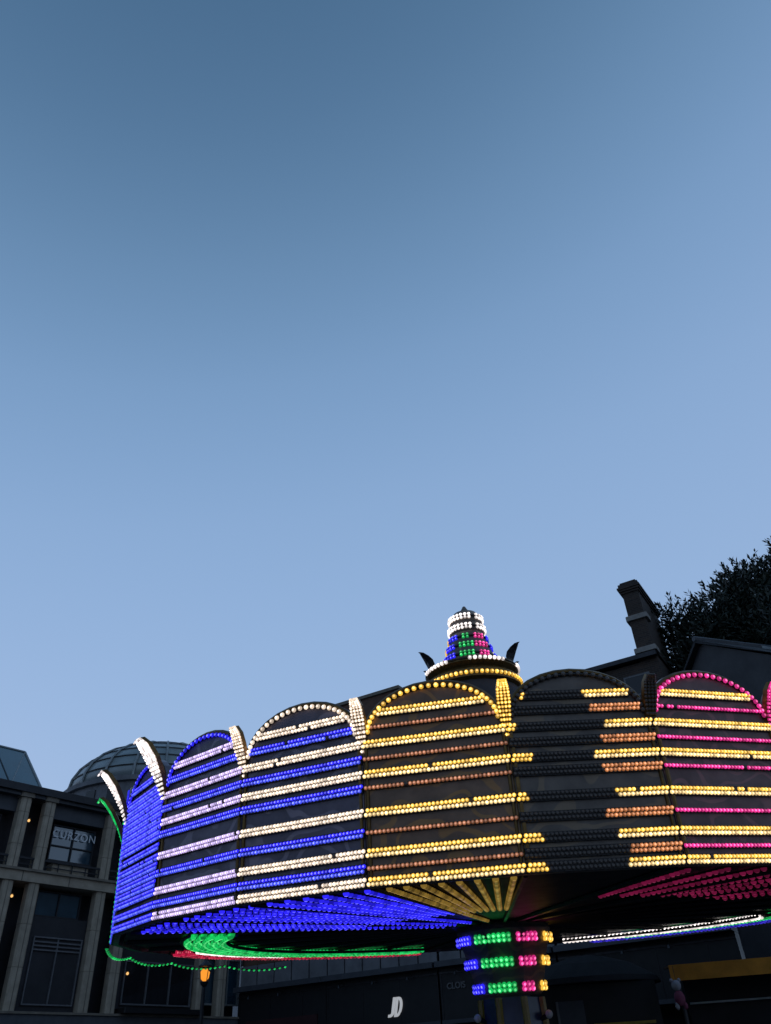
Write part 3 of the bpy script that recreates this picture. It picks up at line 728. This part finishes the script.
for a in (62, 118, -62, -118):        # low dark acanthus scrolls round the finial foot
    b = MB(); pr_ = [(0.12, 0), (0.17, .10), (0.18, .22), (0.14, .34), (0.08, .44), (0.02, .48)]
    vs = []
    t = rad(a); od = Vector((math.sin(t), -math.cos(t), 0)); tg = Vector((math.cos(t), math.sin(t), 0))
    for (w_, h) in pr_:
        for s, d in ((-1, 0), (0, 0.05), (1, 0), (0, -0.03)):
            q = od * (0.93 + h * h * 1.1 + d) + tg * (s * w_); vs.append(TR(q.x, q.y, 4.86 + h * 0.8))
    fs = [(3, 2, 1, 0)] + [(4 * j + c, 4 * j + (c + 1) % 4, 4 * j + 4 + (c + 1) % 4, 4 * j + 4 + c) for j in range(5) for c in range(4)] + [(20, 21, 22, 23)]
    b.add(vs, fs, STEEL); b.build('scroll_leaf', ride)
# column head and column
b = MB(); b.lathe([(0.56, -1.08), (0.61, -1.04), (0.70, -0.72), (0.74, -0.6), (0.79, -0.40), (0.87, -0.22), (0.90, -0.08), (0.86, 0.02)], 8, BOARD_DARK, T=TR, a0=rad(22.5)); hd = b.build('column_head', ride)
for h, r in ((-0.22, 0.85), (-0.58, 0.74), (-0.95, 0.63)):
    q = {}
    cnt = int(2 * math.pi * r / 0.085)
    for k in range(cnt):
        a = 360 * k / cnt; aa = (a + 180) % 360 - 180
        if not (-100 < aa < 100): continue
        if -42 < aa < -35 or 8 < aa < 16 or 44 < aa < 56: continue
        M = BLUE if aa < -36 else GREEN if aa < 12 else MAG if aa < 50 else GOLD
        kk = 0.94 + 0.06 * abs(math.cos(rad(((aa + 22.5) % 45 - 22.5) * 4)))
        for dz in (-0.035, 0.035): q.setdefault(M, MB()).bulb(TR(*pol(r * 0.98, a, h + dz)), TD(*pol(1, a, -0.3)), 0.045, M)
    for M, mb in q.items(): mb.build('lamp_row', hd)
zt = HUB - 1.14
b = MB(); b.lathe([(0.78, 0.35), (0.62, 0.9), (0.55, zt)], 8, NAVY, a0=rad(22.5)); cl = b.build('column', ride)
b = MB()
for k in range(8):
    a = 22.5 + 45 * k; b.tube([pol(0.79, a, 0.36), pol(0.63, a, 0.9), pol(0.56, a, zt)], 0.06, YELLOW, 6)
b.build('edge_trim', cl)
b = MB(); b.lathe([(3.2, 0), (3.2, 0.18), (2.4, 0.2), (2.4, 0.34), (0.9, 0.36)], 24, STEEL); b.build('base_platform', ride)
for a in (-62, 62):
    b = MB(); b.tube([pol(0.5, a, 2.42), pol(0.64, a, 2.47)], 0.04, STEEL, 6); lo = b.build('column_lamp', ride)
    b = MB(); b.sphere(pol(0.68, a, 2.49), 0.065, mat('frosted globe', (0.6, 0.58, 0.55), 0.4), 10, 6); b.build('globe', lo)

# ------------------------------------------------------------------ smaller things under and behind the ride
# amber lantern on a post in front of the cinema's corner
d_ = Vector((math.sin(rad(-13.09)), math.cos(rad(-13.09)), 0)) * 26
lp = thing('street_lamp', 'dark street lamp with a glowing amber lantern in front of the cinema columns', 'street lamp', d_)
b = MB(); b.lathe([(0.11, 0), (0.11, 0.5), (0.07, 0.6), (0.045, 4.14)], 10, STEEL); b.build('post', lp)
b = MB(); b.lathe([(0.03, 4.14), (0.10, 4.20), (0.12, 4.27)], 8, STEEL); b.lathe([(0.20, 4.64), (0.2, 4.67), (0.05, 4.80), (0.015, 4.92)], 8, STEEL)
for k in range(4): b.tube([pol(0.12, 45 + 90 * k, 4.27), pol(0.18, 45 + 90 * k, 4.65)], 0.012, STEEL, 4)
b.build('lantern_frame', lp)
b = MB(); b.lathe([(0.05, 4.29), (0.12, 4.36), (0.14, 4.50), (0.06, 4.60)], 10, AMBER); b.build('lit_globe', lp)

# ticket booth behind the column
bt = thing('ticket_booth', 'dark ticket booth with a grey side panel standing behind the ride column', 'booth', (3.95, 23.6, 0), rad(-8))
b = MB(); b.box(-0.9, 2.3, 0, 2.0, 0, 3.55, BLACKPAINT); b.build('wall', bt)
b = MB(); b.box(-0.25, 0.42, -0.05, -0.004, 0.4, 3.2, CLAD_MID); b.box(-0.28, -0.22, -0.06, -0.051, 0.4, 3.2, FRAME); b.build('side_panel', bt)
b = MB(); b.lathe([(1.9, 3.57), (1.85, 3.7), (1.2, 4.05), (0.5, 4.25), (0.05, 4.3)], 20, SHOPDARK, T=lambda x, y, z: (x + 0.7, y * 0.75 + 1.0, z)); b.build('roof', bt)
b = MB(); b.box(0.7, 2.0, -0.05, -0.004, 1.1, 2.5, GLASS_DARK); b.build('hatch', bt)
b = MB(); b.box(0.6, 2.1, -0.25, -0.051, 2.62, 2.68, YELLOW); b.build('hatch_trim', bt)

# fairground stall with an orange canopy at the right
stl = thing('fairground_stall', 'dim fairground stall with a long orange canopy edge at the lower right', 'stall', (8.2, 21.75, 0), rad(-14))
b = MB(); b.box(-1.6, 6.5, 1.0, 3.7, 0, 3.68, SHOPDARK); b.build('wall', stl)
b = MB()
x0, x1 = -1.9, 6.8
b.box(x0, x1, -0.02, 0.02, 3.40, 3.74, ORANGE)
b.add([(x0, 0.021, 3.70), (x1, 0.021, 3.70), (x1, 3.8, 4.0), (x0, 3.8, 4.0), (x0, 0.021, 3.74), (x1, 0.021, 3.74), (x1, 3.8, 4.04), (x0, 3.8, 4.04)],
      [(0, 3, 2, 1), (4, 5, 6, 7), (0, 1, 5, 4), (1, 2, 6, 5), (2, 3, 7, 6), (3, 0, 4, 7)], BROWNBOARD)
b.build('canopy', stl)
b = MB(); b.box(-1.55, 6.4, 0.86, 0.98, 2.95, 2.99, PALEMETAL); b.build('trim_rail', stl)
b = MB(); b.box(-1.55, 6.4, 0.8, 0.995, 1.8, 2.42, ORANGE); b.build('name_board', stl)
b = MB(); b.box(-1.55, 6.4, 0.7, 0.99, 0.0, 1.05, BROWNBOARD); b.build('counter', stl)
for x in (-1.75, 6.6):
    b = MB(); b.tube([(x, 0.08, 0), (x, 0.08, 3.69)], 0.05, STEEL, 8); b.build('post', stl)
ty = thing('soft_toy', 'small white and pink soft toy hanging at the left corner of the orange stall', 'soft toy', (6.4, 22.02, 3.03))
ty.scale = (0.78, 0.78, 0.78)
b = MB(); b.sphere((0, 0, 0.0), 0.17, PLUSH_P, 12, 8, (1, .9, 1.25)); b.sphere((0.13, 0, -0.2), 0.07, PLUSH_P, 8, 6, (1, 1, 1.5)); b.sphere((-0.12, 0, -0.2), 0.07, PLUSH_W, 8, 6, (1, 1, 1.5)); b.build('body', ty, smooth=True)
b = MB(); b.sphere((-0.02, 0, 0.34), 0.15, PLUSH_W, 12, 8); b.sphere((-0.14, 0, 0.48), 0.055, PLUSH_W, 8, 6); b.sphere((0.10, 0, 0.48), 0.055, PLUSH_W, 8, 6); b.build('head', ty, smooth=True)
b = MB(); b.tube([(0, 0, 0.48), (0, 0, 0.86)], 0.008, STEEL, 4); b.build('cord', ty)
